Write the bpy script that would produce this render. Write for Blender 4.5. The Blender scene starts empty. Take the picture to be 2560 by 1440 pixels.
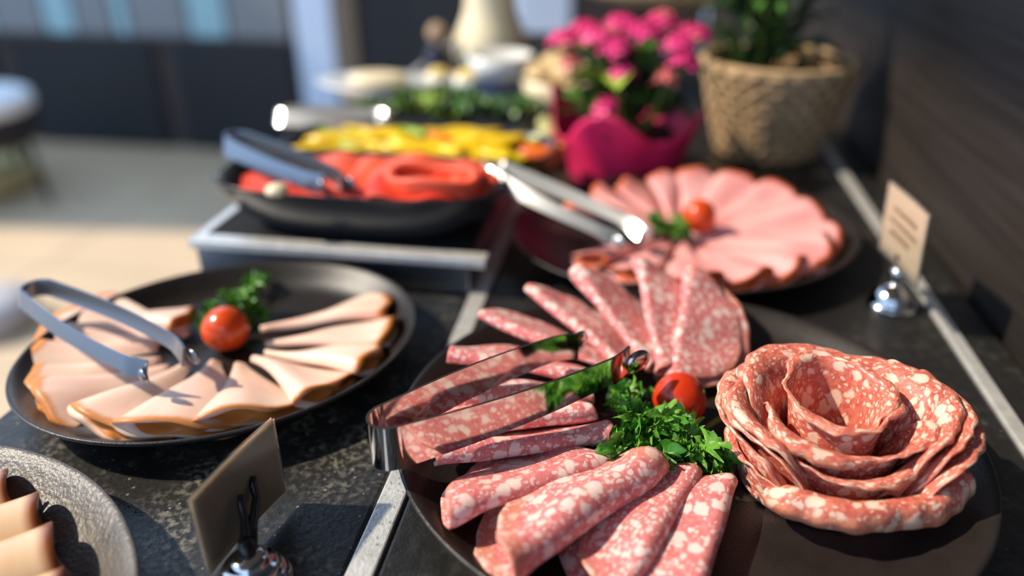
import bpy, math, random
import numpy as np
from mathutils import Matrix, Vector
PI = math.pi
rng = random.Random(7)
scn = bpy.context.scene
COL = scn.collection

# ------------------------------------------------------------------ camera, sky, sun, exposure
ZC = 1.172                       # camera height above the room floor; counter top is at 0.90
PITCH = math.atan2(997, 1900); YAW = math.atan2(350, math.hypot(1900, 997)); FPX = 1900.0
cd = bpy.data.cameras.new('camera'); cam = bpy.data.objects.new('camera', cd); COL.objects.link(cam)
cam.location = (0, 0, ZC); cam.rotation_euler = (PI/2 - PITCH, 0, YAW)
cd.sensor_width = 36; cd.lens = 36*FPX/2560; cd.clip_start = 0.01; cd.clip_end = 60
cd.dof.use_dof = True; cd.dof.focus_distance = 0.372; cd.dof.aperture_fstop = 2.1
scn.camera = cam
w = bpy.data.worlds.new('sky'); scn.world = w; w.use_nodes = True
bg = w.node_tree.nodes['Background']; bg.inputs[0].default_value = (0.46, 0.67, 1.0, 1); bg.inputs[1].default_value = 1.75
sd = bpy.data.lights.new('sun', 'SUN'); sun = bpy.data.objects.new('sun', sd); COL.objects.link(sun)
sd.energy = 5.0; sd.angle = math.radians(1.2); sd.color = (1.0, 0.88, 0.70)
SAZ, SEL = math.radians(-6), math.radians(44)      # sun stands to the left of the counter
sdir = Vector((-math.cos(SAZ)*math.cos(SEL), math.sin(SAZ)*math.cos(SEL), math.sin(SEL)))
sun.rotation_euler = sdir.to_track_quat('Z', 'Y').to_euler(); sun.location = sdir*6
vs = scn.view_settings; vs.view_transform = 'Standard'; vs.look = 'None'; vs.gamma = 1; vs.exposure = 0.15; vs.use_curve_mapping = False

# ------------------------------------------------------------------ helpers
def at(px, py, z):
    """point on the horizontal plane z seen at a photo pixel"""
    u = (px-1280)/FPX; v = -(py-720)/FPX
    d = (u, math.cos(PITCH)+v*math.sin(PITCH), -math.sin(PITCH)+v*math.cos(PITCH))
    c, s = math.cos(YAW), math.sin(YAW)
    d = Vector((c*d[0]-s*d[1], s*d[0]+c*d[1], d[2]))
    t = (z-ZC)/d.z
    return Vector((0, 0, ZC)) + d*t
def lin(r, g, b):
    f = lambda c: (c/255/12.92) if c/255 <= 0.04045 else ((c/255+0.055)/1.055)**2.4
    return (f(r), f(g), f(b), 1)
def mesh_of(name, V, F, uv=None, smooth=True):
    m = bpy.data.meshes.new(name); m.from_pydata([tuple(v) for v in V], [], [tuple(f) for f in F])
    if uv is not None:
        l = m.uv_layers.new(name='UVMap')
        idx = np.empty(len(m.loops), dtype=np.int32); m.loops.foreach_get('vertex_index', idx)
        l.data.foreach_set('uv', np.asarray(uv, dtype=np.float32)[idx].ravel())
    if smooth: m.polygons.foreach_set('use_smooth', [True]*len(m.polygons))
    m.update(); return m
def obj(name, me, mat=None, parent=None, M=None):
    if mat is not None and not me.materials: me.materials.append(mat)
    o = bpy.data.objects.new(name, me); COL.objects.link(o)
    if parent: o.parent = parent
    if M is not None: o.matrix_local = M if isinstance(M, Matrix) else Matrix.Translation(Vector(M))
    return o
def tag(o, label, cat, group=None, kind=None):
    if label: o['label'] = label
    if cat: o['category'] = cat
    if group: o['group'] = group
    if kind: o['kind'] = kind
    return o
def thing(name, label, cat, loc=(0, 0, 0), rz=0, group=None):
    o = bpy.data.objects.new(name, None); COL.objects.link(o); o.empty_display_size = .02
    o.location = loc; o.rotation_euler = (0, 0, rz)
    return tag(o, label, cat, group)
def solid(o, t, off=0):
    m = o.modifiers.new('thickness', 'SOLIDIFY'); m.thickness = t; m.offset = off; return o
def sub(o, n=1):
    m = o.modifiers.new('smooth', 'SUBSURF'); m.levels = n; m.render_levels = n; return o
def bevel(o, wd=.002, seg=2):
    m = o.modifiers.new('bevel', 'BEVEL'); m.width = wd; m.segments = seg; m.limit_method = 'ANGLE'; return o
def box(x0, x1, y0, y1, z0, z1):
    V = [(x, y, z) for z in (z0, z1) for y in (y0, y1) for x in (x0, x1)]
    F = [(0, 2, 3, 1), (4, 5, 7, 6), (0, 1, 5, 4), (2, 6, 7, 3), (0, 4, 6, 2), (1, 3, 7, 5)]
    return V, F
def boxm(*a): V, F = box(*a); return mesh_of('box', V, F, smooth=False)
def lathe(prof, n=48, sx=1, sy=1, close=False):
    """revolve (r,z) list about z; r==0 ends become single points"""
    V = []; F = []; rings = []
    for r, z in prof:
        if r < 1e-6: rings.append([len(V)]); V.append((0, 0, z))
        else:
            rings.append(list(range(len(V), len(V)+n)))
            V += [(r*sx*math.cos(2*PI*i/n), r*sy*math.sin(2*PI*i/n), z) for i in range(n)]
    for a, b in zip(rings, rings[1:]):
        for i in range(n):
            j = (i+1) % n
            if len(a) == 1 and len(b) == 1: continue
            if len(a) == 1: F.append((a[0], b[i], b[j])) if False else F.append((a[0], b[j], b[i]))
            elif len(b) == 1: F.append((a[i], a[j], b[0]))
            else: F.append((a[i], a[j], b[j], b[i]))
    return V, F
def tube(pts, rad, n=8, cap=True):
    pts = [Vector(p) for p in pts]; V = []; F = []; k = len(pts)
    rr = rad if isinstance(rad, (list, tuple)) else [rad]*k
    up = Vector((0, 0, 1))
    for i, p in enumerate(pts):
        t = (pts[min(i+1, k-1)]-pts[max(i-1, 0)]).normalized()
        a = t.cross(up)
        if a.length < 1e-4: a = t.cross(Vector((1, 0, 0)))
        a.normalize(); b = a.cross(t)
        for j in range(n):
            q = 2*PI*j/n; V.append(p+a*(rr[i]*math.cos(q))+b*(rr[i]*math.sin(q)))
    for i in range(k-1):
        for j in range(n):
            jj = (j+1) % n; F.append((i*n+j, i*n+jj, (i+1)*n+jj, (i+1)*n+j))
    if cap: F.append(tuple(range(n))[::-1]); F.append(tuple(range((k-1)*n, k*n)))
    return V, F
def grid(fn, nu, nv, closeu=False):
    """fn(i/nu', j/nv') -> (pos, uv)"""
    V = []; U = []; F = []
    cu = nu if closeu else nu+1
    for i in range(cu):
        for j in range(nv+1):
            p, q = fn(i/nu, j/nv); V.append(p); U.append(q)
    for i in range(nu):
        for j in range(nv):
            a = i*(nv+1)+j; b = ((i+1) % cu)*(nv+1)+j
            F.append((a, b, b+1, a+1))
    return V, F, U
TENS = ['twentieth', 'thirtieth', 'fortieth']
ORD = ['first', 'second', 'third', 'fourth', 'fifth', 'sixth', 'seventh', 'eighth', 'ninth', 'tenth', 'eleventh', 'twelfth', 'thirteenth', 'fourteenth', 'fifteenth', 'sixteenth', 'seventeenth', 'eighteenth', 'nineteenth', 'twentieth']
for t_ in ('twenty', 'thirty'):
    ORD += ['%s-%s' % (t_, q) for q in ORD[:9]]+[TENS[1 if t_ == 'twenty' else 2]]

# ------------------------------------------------------------------ materials
def nodes(name):
    m = bpy.data.materials.new(name); m.use_nodes = True
    nt = m.node_tree; b = nt.nodes['Principled BSDF']
    return m, nt, b
def N(nt, t, **kw):
    n = nt.nodes.new(t)
    for k, v in kw.items():
        if k in n.inputs.keys(): n.inputs[k].default_value = v
        else: setattr(n, k, v)
    return n
def plain(name, col, rough=.5, metal=0, noise=0, nscale=60, bump=0, bscale=300, sss=0, coat=0, spec=.5, trans=0, ior=1.45):
    m, nt, b = nodes(name)
    b.inputs['Base Color'].default_value = col; b.inputs['Roughness'].default_value = rough
    b.inputs['Metallic'].default_value = metal; b.inputs['Specular IOR Level'].default_value = spec
    b.inputs['Coat Weight'].default_value = coat; b.inputs['IOR'].default_value = ior
    if trans: b.inputs['Transmission Weight'].default_value = trans
    if sss:
        b.inputs['Subsurface Weight'].default_value = sss
        b.inputs['Subsurface Radius'].default_value = (1, .4, .25); b.inputs['Subsurface Scale'].default_value = .006
    tc = N(nt, 'ShaderNodeTexCoord')
    if noise:
        t = N(nt, 'ShaderNodeTexNoise', Scale=nscale, Detail=5.0)
        nt.links.new(tc.outputs['Object'], t.inputs['Vector'])
        h = N(nt, 'ShaderNodeHueSaturation'); h.inputs['Color'].default_value = col
        mr = N(nt, 'ShaderNodeMapRange'); mr.inputs[1].default_value = .3; mr.inputs[2].default_value = .7; mr.inputs[3].default_value = 1-noise; mr.inputs[4].default_value = 1+noise
        nt.links.new(t.outputs[0], mr.inputs[0]); nt.links.new(mr.outputs[0], h.inputs['Value']); nt.links.new(h.outputs[0], b.inputs['Base Color'])
    if bump:
        t2 = N(nt, 'ShaderNodeTexNoise', Scale=bscale, Detail=4.0); nt.links.new(tc.outputs['Object'], t2.inputs['Vector'])
        bp = N(nt, 'ShaderNodeBump', Strength=bump, Distance=.001); nt.links.new(t2.outputs[0], bp.inputs['Height']); nt.links.new(bp.outputs[0], b.inputs['Normal'])
    return m
def mixc(nt, fac, a, b):
    n = nt.nodes.new('ShaderNodeMix'); n.data_type = 'RGBA'
    for s, v in ((0, fac), (6, a), (7, b)):
        if isinstance(v, (tuple, float, int)): n.inputs[s].default_value = v
        else: nt.links.new(v, n.inputs[s])
    return n.outputs[2]
def mth(nt, op, a, b=None, c=None, clamp=False):
    n = nt.nodes.new('ShaderNodeMath'); n.operation = op; n.use_clamp = clamp
    for i, v in enumerate((a, b, c)):
        if v is None: continue
        if isinstance(v, (float, int)): n.inputs[i].default_value = v
        else: nt.links.new(v, n.inputs[i])
    return n.outputs[0]
def sstep(nt, x, e0, e1):
    n = N(nt, 'ShaderNodeMapRange'); n.interpolation_type = 'SMOOTHSTEP'
    for i, v in ((0, x), (1, e0), (2, e1)):
        if isinstance(v, (float, int)): n.inputs[i].default_value = v
        else: nt.links.new(v, n.inputs[i])
    return n.outputs[0]
def salami_mat(name, meat, meat2, fat, scale=1.0, edge=None, dense=1.0, rim=None):
    """UV is the flat slice in units of 10 cm; flecks of fat in lean meat"""
    m, nt, b = nodes(name)
    uv = N(nt, 'ShaderNodeUVMap'); oi = N(nt, 'ShaderNodeObjectInfo')
    off = N(nt, 'ShaderNodeVectorMath', operation='MULTIPLY_ADD'); off.inputs[1].default_value = (1, 1, 1)
    nt.links.new(uv.outputs[0], off.inputs[0])
    cx = N(nt, 'ShaderNodeCombineXYZ'); nt.links.new(mth(nt, 'MULTIPLY', oi.outputs['Random'], 37.0), cx.inputs[0]); nt.links.new(mth(nt, 'MULTIPLY', oi.outputs['Random'], 91.0), cx.inputs[1])
    nt.links.new(cx.outputs[0], off.inputs[2])
    dn = N(nt, 'ShaderNodeTexNoise', Scale=18.0, Detail=2.0); nt.links.new(off.outputs[0], dn.inputs['Vector'])
    dm = N(nt, 'ShaderNodeVectorMath', operation='MULTIPLY_ADD'); dm.inputs[1].default_value = (.05, .05, 0)
    nt.links.new(dn.outputs['Color'], dm.inputs[0]); nt.links.new(off.outputs[0], dm.inputs[2])
    fats = []
    for sc, lo, hi, stretch in ((13*scale, .12*dense, .52*dense, 1.0), (25*scale, .05*dense, .46*dense, 1.5), (46*scale, .0, .36*dense, 1.0)):
        mp = N(nt, 'ShaderNodeMapping'); mp.inputs['Scale'].default_value = (1, stretch, 1); mp.inputs['Rotation'].default_value = (0, 0, sc); nt.links.new(dm.outputs[0], mp.inputs['Vector'])
        v = N(nt, 'ShaderNodeTexVoronoi', voronoi_dimensions='2D', Scale=sc, Randomness=1.0); nt.links.new(mp.outputs[0], v.inputs['Vector'])
        sp = N(nt, 'ShaderNodeSeparateColor'); nt.links.new(v.outputs['Color'], sp.inputs[0])
        thr = mth(nt, 'MULTIPLY_ADD', sp.outputs[0], hi-lo, lo)
        d = mth(nt, 'SUBTRACT', thr, v.outputs['Distance'])
        on = mth(nt, 'GREATER_THAN', sp.outputs[1], .38)
        fats.append(mth(nt, 'MULTIPLY', sstep(nt, d, -.04, .13), on))
    fz = mth(nt, 'MAXIMUM', fats[0], mth(nt, 'MAXIMUM', fats[1], mth(nt, 'MULTIPLY', fats[2], .75)))
    mn = N(nt, 'ShaderNodeTexNoise', Scale=30.0, Detail=6.0, Roughness=.65); nt.links.new(off.outputs[0], mn.inputs['Vector'])
    mc = mixc(nt, sstep(nt, mn.outputs[0], .35, .68), meat, meat2)
    fn = N(nt, 'ShaderNodeTexNoise', Scale=9.0, Detail=2.0); nt.links.new(off.outputs[0], fn.inputs['Vector'])
    c = mixc(nt, mth(nt, 'MULTIPLY', fz, .82), mc, fat)
    if edge is not None:
        ln = N(nt, 'ShaderNodeVectorMath', operation='LENGTH'); nt.links.new(uv.outputs[0], ln.inputs[0])
        c = mixc(nt, mth(nt, 'MULTIPLY', sstep(nt, ln.outputs['Value'], edge[0], edge[1]), edge[2]), c, edge[3])
    if rim is not None:                                          # dried, paler edge of a petal
        sx = N(nt, 'ShaderNodeSeparateXYZ'); nt.links.new(uv.outputs[0], sx.inputs[0])
        yy = mth(nt, 'MULTIPLY_ADD', mn.outputs[0], .12, sx.outputs[1])
        c = mixc(nt, mth(nt, 'MULTIPLY', sstep(nt, yy, rim[0], rim[1]), rim[2]), c, rim[3])
    nt.links.new(c, b.inputs['Base Color'])
    b.inputs['Roughness'].default_value = .42; b.inputs['Specular IOR Level'].default_value = .35
    b.inputs['Subsurface Weight'].default_value = .35; b.inputs['Subsurface Radius'].default_value = (1, .35, .25); b.inputs['Subsurface Scale'].default_value = .003
    bp = N(nt, 'ShaderNodeBump', Strength=.35, Distance=.0008)
    hh = mth(nt, 'MULTIPLY_ADD', fz, .35, mn.outputs[0]); nt.links.new(hh, bp.inputs['Height']); nt.links.new(bp.outputs[0], b.inputs['Normal'])
    return m
def ham_mat(name, c1, c2, rind, r0, r1, rough=.4):
    """UV is the flat slice, radius 1 at the rind"""
    m, nt, b = nodes(name)
    uv = N(nt, 'ShaderNodeUVMap'); oi = N(nt, 'ShaderNodeObjectInfo')
    n1 = N(nt, 'ShaderNodeTexNoise', noise_dimensions='4D', Scale=2.2, Detail=4.0); nt.links.new(uv.outputs[0], n1.inputs['Vector']); nt.links.new(mth(nt, 'MULTIPLY', oi.outputs['Random'], 50.0), n1.inputs['W'])
    c = mixc(nt, sstep(nt, n1.outputs[0], .35, .65), c1, c2)
    ln = N(nt, 'ShaderNodeVectorMath', operation='LENGTH'); nt.links.new(uv.outputs[0], ln.inputs[0])
    rr = mth(nt, 'MULTIPLY_ADD', n1.outputs[0], .06, ln.outputs['Value'])
    c = mixc(nt, sstep(nt, rr, r0, r1), c, rind)
    nt.links.new(c, b.inputs['Base Color'])
    b.inputs['Roughness'].default_value = rough; b.inputs['Specular IOR Level'].default_value = .4
    b.inputs['Subsurface Weight'].default_value = .3; b.inputs['Subsurface Radius'].default_value = (1, .45, .3); b.inputs['Subsurface Scale'].default_value = .004
    return m
def stone_mat(name, base, fleck, rough=.33, sc=260, amt=.6, bumpd=.0012):
    m, nt, b = nodes(name)
    tc = N(nt, 'ShaderNodeTexCoord')
    n1 = N(nt, 'ShaderNodeTexNoise', Scale=22.0, Detail=8.0, Roughness=.7); nt.links.new(tc.outputs['Object'], n1.inputs['Vector'])
    n2 = N(nt, 'ShaderNodeTexNoise', Scale=float(sc), Detail=3.0); nt.links.new(tc.outputs['Object'], n2.inputs['Vector'])
    f = mth(nt, 'MULTIPLY', sstep(nt, n1.outputs[0], .40, .72), sstep(nt, n2.outputs[0], .42, .68))
    v = N(nt, 'ShaderNodeTexVoronoi', Scale=float(sc)*1.3); nt.links.new(tc.outputs['Object'], v.inputs['Vector'])
    sp = N(nt, 'ShaderNodeSeparateColor'); nt.links.new(v.outputs['Color'], sp.inputs[0])
    speck = mth(nt, 'MULTIPLY', mth(nt, 'GREATER_THAN', sp.outputs[0], .93), mth(nt, 'LESS_THAN', v.outputs['Distance'], .28))
    c = mixc(nt, mth(nt, 'MULTIPLY', f, amt), base, fleck); c = mixc(nt, mth(nt, 'MULTIPLY', speck, .6), c, fleck)
    nt.links.new(c, b.inputs['Base Color']); b.inputs['Roughness'].default_value = rough
    bp = N(nt, 'ShaderNodeBump', Strength=.6, Distance=bumpd); nt.links.new(mth(nt, 'MULTIPLY_ADD', n2.outputs[0], .4, n1.outputs[0]), bp.inputs['Height']); nt.links.new(bp.outputs[0], b.inputs['Normal'])
    return m
def wood_mat(name, a, b_, stretch, rough=.5, bump=.4):
    m, nt, b = nodes(name)
    tc = N(nt, 'ShaderNodeTexCoord'); mp = N(nt, 'ShaderNodeMapping'); mp.inputs['Scale'].default_value = stretch
    nt.links.new(tc.outputs['Object'], mp.inputs['Vector'])
    n1 = N(nt, 'ShaderNodeTexNoise', Scale=1.0, Detail=7.0, Roughness=.65); nt.links.new(mp.outputs[0], n1.inputs['Vector'])
    nt.links.new(mixc(nt, sstep(nt, n1.outputs[0], .32, .7), a, b_), b.inputs['Base Color'])
    b.inputs['Roughness'].default_value = rough
    bp = N(nt, 'ShaderNodeBump', Strength=bump, Distance=.002); nt.links.new(n1.outputs[0], bp.inputs['Height']); nt.links.new(bp.outputs[0], b.inputs['Normal'])
    return m

M_PLATE = plain('black_stoneware', lin(38, 33, 31), .34, noise=.15, nscale=90, bump=.25, bscale=900)
M_PLATE_G = plain('grey_stoneware', lin(92, 86, 80), .38, noise=.22, nscale=70, bump=.6, bscale=420)
M_DISH = plain('black_glazed_dish', lin(40, 42, 46), .3, bump=.1)
M_CHROME = plain('chrome', (.60, .59, .58, 1), .09, metal=1)
M_STEEL = plain('brushed_steel', (.72, .70, .66, 1), .42, metal=.55, noise=.12, nscale=120, bump=.3, bscale=500)
M_SATIN = plain('satin_steel', (.78, .78, .76, 1), .28, metal=.85)
M_GUN = plain('grey_steel', (.22, .25, .29, 1), .3, metal=.85)
M_STEELD = plain('dark_brushed_steel', (.22, .24, .27, 1), .35, metal=1, bump=.2)
M_STONE = stone_mat('speckled_black_stone', lin(34, 33, 32), lin(150, 145, 130), .38, amt=.8)
M_SLATE = stone_mat('black_slate', lin(34, 33, 32), lin(84, 82, 76), .3, 120, .45, .0025)
M_WALL = wood_mat('dark_wood_wall', lin(31, 26, 23), lin(52, 44, 39), (60, 3.0, 110), .5, .4)
M_SALAMI = salami_mat('salami', lin(210, 112, 112), lin(228, 144, 140), lin(247, 218, 208), edge=(.425, .455, .4, lin(205, 140, 100)), dense=1.14)
M_ROSE = salami_mat('dry_salami', lin(190, 88, 78), lin(222, 132, 106), lin(244, 212, 188), .85, dense=1.0, rim=(.54, .62, .5, lin(222, 158, 116)))
M_CHICK = ham_mat('smoked_chicken', lin(245, 212, 190), lin(239, 194, 174), lin(206, 128, 60), .92, .98)
M_HAM = ham_mat('cooked_ham', lin(240, 178, 172), lin(226, 146, 144), lin(216, 104, 58), .955, .985)
M_ROLL = ham_mat('pale_roast', lin(238, 202, 164), lin(228, 186, 148), lin(140, 78, 44), .86, 1.0, .22)
M_TOM = plain('cherry_tomato_skin', lin(206, 56, 22), .24, noise=.12, nscale=60, sss=.25, coat=.3)
M_TOM2 = plain('orange_tomato_skin', lin(214, 76, 24), .2, noise=.12, nscale=60, sss=.25, coat=.2)
M_STEM = plain('green_stem', lin(112, 140, 58), .45, sss=.2)
M_PARS = plain('parsley_leaf', lin(62, 122, 34), .38, noise=.35, nscale=160, bump=.3, bscale=700, sss=.12)
M_PARS2 = plain('parsley_leaf_light', lin(98, 150, 48), .38, noise=.3, nscale=160, bump=.3, bscale=700, sss=.12)
M_KRAFT = plain('shaded_card', lin(152, 128, 94), .8, noise=.06, nscale=300, bump=.2, bscale=900)  # brown carries the unlit side of the front card in its colour
M_KRAFTL = plain('cream_card', lin(232, 206, 166), .8, noise=.03, nscale=200)
M_SLEEVE = plain('clear_plastic_sleeve', (.9, .9, .88, 1), .15, trans=.9)
M_INK = plain('ink', lin(130, 96, 60), .8)
M_BLACK = plain('black_plastic', lin(26, 26, 26), .3)
M_FLOOR = plain('floor_tiles', lin(200, 174, 142), .55, noise=.06, nscale=3)
M_NAVY = plain('dark_panel', lin(22, 25, 31), .55)
M_BROWN = plain('brown_frame', lin(112, 98, 82), .55)
M_BROWND = plain('dark_brown_frame', lin(62, 54, 50), .55)
M_WHITEP = plain('pale_blue_paint', lin(204, 220, 240), .45)
M_GREYG = plain('grey_frosted_glass', lin(128, 130, 132), .3)
M_GLASSLIT = plain('glass_light_streak', lin(150, 186, 192), .25)  # bright light columns on the glazing, put into the colour
M_LEAF = plain('green_leaf', lin(70, 112, 42), .4, noise=.3, nscale=40)
M_LEAFD = plain('dark_green_leaf', lin(40, 62, 34), .42, noise=.3, nscale=40)
M_LEAFL = plain('light_green_leaf', lin(140, 168, 56), .45, noise=.25, nscale=40)
M_PINK = plain('pink_petal', lin(236, 60, 132), .5, noise=.15, nscale=120, sss=.15)
M_PINKC = plain('coral_bud', lin(228, 120, 118), .5, sss=.15)
M_WRAP = plain('magenta_paper', lin(238, 44, 104), .5, noise=.06, nscale=30)
M_WICKER = plain('wicker', lin(190, 158, 116), .65, noise=.2, nscale=60)
M_WICKERD = plain('dark_wicker', lin(136, 106, 74), .7, noise=.2, nscale=60)
M_SOIL = plain('soil', lin(44, 34, 28), .9, bump=.8)
M_YEL = plain('yellow_pepper', lin(240, 196, 20), .3, noise=.1, nscale=50)
M_ORA = plain('orange_pepper', lin(238, 110, 34), .3, noise=.1, nscale=50)
M_GRE = plain('green_pepper', lin(150, 170, 30), .3, noise=.1, nscale=50)
M_SALM = plain('smoked_salmon', lin(238, 92, 60), .5, noise=.15, nscale=35, sss=.2)
M_SALM2 = plain('deep_red_salmon', lin(222, 58, 28), .5, noise=.15, nscale=35, sss=.2)
M_CREAM = plain('cream_ceramic', lin(236, 218, 178), .35)
M_WHITEC = plain('white_ceramic', lin(228, 226, 220), .25)
M_BLUEC = plain('blue_glaze', lin(92, 102, 168), .3)
M_BREAD = plain('bread_crust', lin(222, 190, 136), .6, noise=.12, nscale=50, bump=.4)
M_CORK = plain('cork', lin(176, 146, 118), .8)
M_DGLASS = plain('dark_glass', lin(40, 38, 52), .12)
M_MUST = plain('yellow_spread', lin(226, 196, 104), .4)
M_WATER = plain('water', (1, 1, 1, 1), .03, trans=1.0, ior=1.33)
M_SEAT = plain('white_seat_fabric', lin(232, 232, 232), .7)

# ------------------------------------------------------------------ setting
T = .900                                                         # counter top
def struct(name, me, mat): return tag(obj(name, me, mat), None, None, kind='structure')
fl = struct('floor', boxm(-6, 3, -2, 6, -.05, 0), plain('grout', lin(150, 134, 114), .8))
ft = boxm(0, .592, 0, .592, 0, .006); ft.materials.append(M_FLOOR)
for i in range(8):                                               # square tiles where the floor shows
    for j in range(7):
        obj('tile', ft, None, fl, (-4.4+i*.6, .9+j*.6, 0.0))
struct('sky_blocker', boxm(-1.15, .36, -1.5, 3.4, 2.4, 2.5), plain('sky_blocker_paint', lin(120, 112, 104), .8))  # unseen roof slab added to block overhead sky and darken reflections
struct('sun_blocker', boxm(-4.62, -4.5, 2.15, 3.6, .006, 3.4), plain('sun_blocker_paint', lin(190, 186, 178), .8))  # unseen wall added to cast shade over the far floor
wr = struct('wall_right', boxm(.262, .36, -1.2, 3.4, 0, 2.3), M_WALL)
# back: low dark panelled wall with a glass band on top
YB = 3.42
wb = struct('wall_back', boxm(-5.4, -1.5, YB+.03, YB+.16, .006, 1.26), M_BROWND)
x = -5.38; k = 0
for x0, x1 in ((-5.3, -4.23), (-4.17, -3.19), (-3.09, -2.31), (-2.21, -1.6)):
    bevel(obj('panel', boxm(x0, x1, YB, YB+.029, .02, .535), M_NAVY, wb), .006)
for x0, x1, m in ((-5.3, -3.4, M_GREYG), (-3.38, -3.12, M_GLASSLIT), (-3.1, -2.85, M_GREYG), (-2.83, -2.68, M_GLASSLIT), (-2.66, -2.48, M_GREYG), (-2.46, -2.4, M_GLASSLIT), (-2.38, -2.1, M_GREYG), (-2.08, -1.9, M_GLASSLIT), (-1.88, -1.6, M_GREYG)):  # cyan strips paint the light columns onto the grey glazing
    obj('pane', boxm(x0, x1, YB, YB+.029, .56, 1.22), m, wb)
bp_ = obj('bottom_rail', boxm(-5.4, -1.5, YB-.012, YB+.0295, .537, .558), M_BROWND, wb)
for i, (x0, x1, m, zt) in enumerate(((-1.555, -1.375, M_WHITEP, 2.3), (-1.365, -1.265, M_BROWN, 2.3))):
    o = bevel(struct('trim_%d' % (i+1), boxm(x0, x1, 3.4, 3.52, .006, zt), m), .008)
struct('door_1', boxm(-1.262, -.56, 3.43, 3.5, .006, 2.3), M_NAVY)
bevel(struct('trim_3', boxm(-.54, -.3, 3.4, 3.52, .006, 2.3), M_WHITEP), .008)
struct('wall_far', boxm(-.298, .26, 3.43, 3.55, .006, 2.3), M_BROWND)

# white seated stools out on the floor
def stool(loc, label, rot=0):
    t = thing('stool', label, 'stool', loc, rot, None)
    V, F = lathe([(0, .38), (.20, .38), (.225, .385), (.235, .40), (.235, .44), (.22, .46), (.12, .468), (0, .469)], 40)
    sub(obj('cushion', mesh_of('cushion', V, F), M_SEAT, t))
    V, F = lathe([(0, .25), (.18, .25), (.222, .29), (.226, .379), (0, .3795)], 40)
    obj('drum', mesh_of('drum', V, F), plain('dark_drum', lin(40, 34, 34), .5), t)
    for k in range(4):
        a = PI/4+k*PI/2
        V, F = tube([(.19*math.cos(a), .19*math.sin(a), .30), (.215*math.cos(a), .215*math.sin(a), 0)], [.016, .011], 10)
        obj('leg', mesh_of('leg', V, F), M_BLACK, t)
    return t
stool((-2.60, 2.60, .006), 'round stool with white cushion and thin black legs by the dark wall', -.62)
V, F = lathe([(0, 0), (.10, 0), (.125, .02), (.13, .06), (.115, .09), (.06, .10), (0, .102)], 40)
tag(obj('pouf', mesh_of('pouf', V, F), plain('grey_fabric', lin(170, 166, 168), .8), None, (-1.86, 1.70, .006)), 'small white pouf on the floor just left of the chicken plate', 'pouf')
V, F = lathe([(0, 0), (.20, 0), (.26, .02), (.27, .06), (.25, .10), (.12, .12), (0, .12)], 40)
tag(obj('floor_cushion', mesh_of('pouf', V, F), plain('straw', lin(206, 184, 130), .8, noise=.1), None, (-2.85, 2.75, .006)), 'low round straw coloured floor cushion beside the white stool', 'cushion')

# ------------------------------------------------------------------ buffet counter
ct = thing('buffet_counter', 'dark buffet counter with black stone slabs and steel strips', 'counter', (0, 0, 0))
CX0, CX1 = -.352, .258
obj('body', boxm(CX0, CX1, -.5, 1.5, .006, T-.03), M_BROWND, ct)
def slab(name, x0, x1, y0, y1, z0, z1, m, bv=.002): return bevel(obj(name, boxm(x0, x1, y0, y1, z0, z1), m, ct), bv)
slab('stone_slab', CX0, -.1135, -.5, .492, T-.03, T, M_STONE)
slab('stone_slab', -.0985, .222, -.5, 1.5, T-.03, T+.0005, M_SLATE)
slab('steel_strip', -.1125, -.0995, -.5, 1.5, T-.03, T+.002, M_STEEL, .001)
slab('steel_strip', .2225, .232, -.5, 1.5, T-.03, T+.002, M_STEEL, .001)
slab('stone_slab', .2325, CX1, -.5, 1.5, T-.03, T-.001, M_SLATE)
# raised block behind the chicken plate
BZ = T+.030
slab('raised_block', -.333, -.113, .496, 1.5, T-.03, BZ-.004, M_STEELD)
slab('steel_frame', -.336, -.100, .492, .507, BZ-.006, BZ+.001, M_STEEL, .001)
slab('steel_frame', -.336, -.327, .5075, 1.5, BZ-.012, BZ+.001, M_STEEL, .001)
slab('stone_slab', -.3265, -.1135, .5075, 1.5, BZ-.0035, BZ, plain('shadowed_stone', lin(26, 25, 24), .7, noise=.3, nscale=200, bump=.6, bscale=250, spec=.25))  # black base colour stands in for the salmon dish's shadow on the stone

# ------------------------------------------------------------------ plates
def plate(name, label, cx, cy, rx, ry, ang, mat, h=.022):
    R = rx
    prof = [(0, .003), (.60, .003), (.64, .0), (.68, .003), (.80, .007), (.93, .015), (.985, h-.002), (1.0, h), (.992, h+.0016), (.975, h+.0008), (.93, h-.004), (.87, h-.011), (.80, .0075), (.70, .0062), (.4, .006), (0, .006)]
    V, F = lathe([(r*R, z) for r, z in prof], 128, 1, ry/rx)
    o = obj(name, mesh_of('plate', V, F), mat, None, Matrix.Translation((cx, cy, T)) @ Matrix.Rotation(ang, 4, 'Z'))
    sub(o, 1)
    return tag(o, label, 'plate')
SC = Vector((.0364, .3355, 0)); CC = Vector((-.244, .377, 0)); HC = Vector((.0476, .606, 0))
plate('serving_plate', 'round black stoneware plate under the fanned salami and salami rose', SC.x, SC.y, .1513, .1424, math.radians(12), M_PLATE)
plate('serving_plate', 'oval black stoneware plate holding the fanned chicken slices', CC.x, CC.y, .1213, .1041, math.radians(35), M_PLATE)
plate('serving_plate', 'black stoneware plate under the ring of pink ham slices', HC.x, HC.y, .1477, .124, math.radians(25), M_PLATE)
plate('serving_plate', 'grey speckled plate with pale rolled slices in the lower left corner', -.308, .112, .147, .147, 0, M_PLATE_G)
PF = T+.0065                                                     # eating surface of a plate

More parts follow.
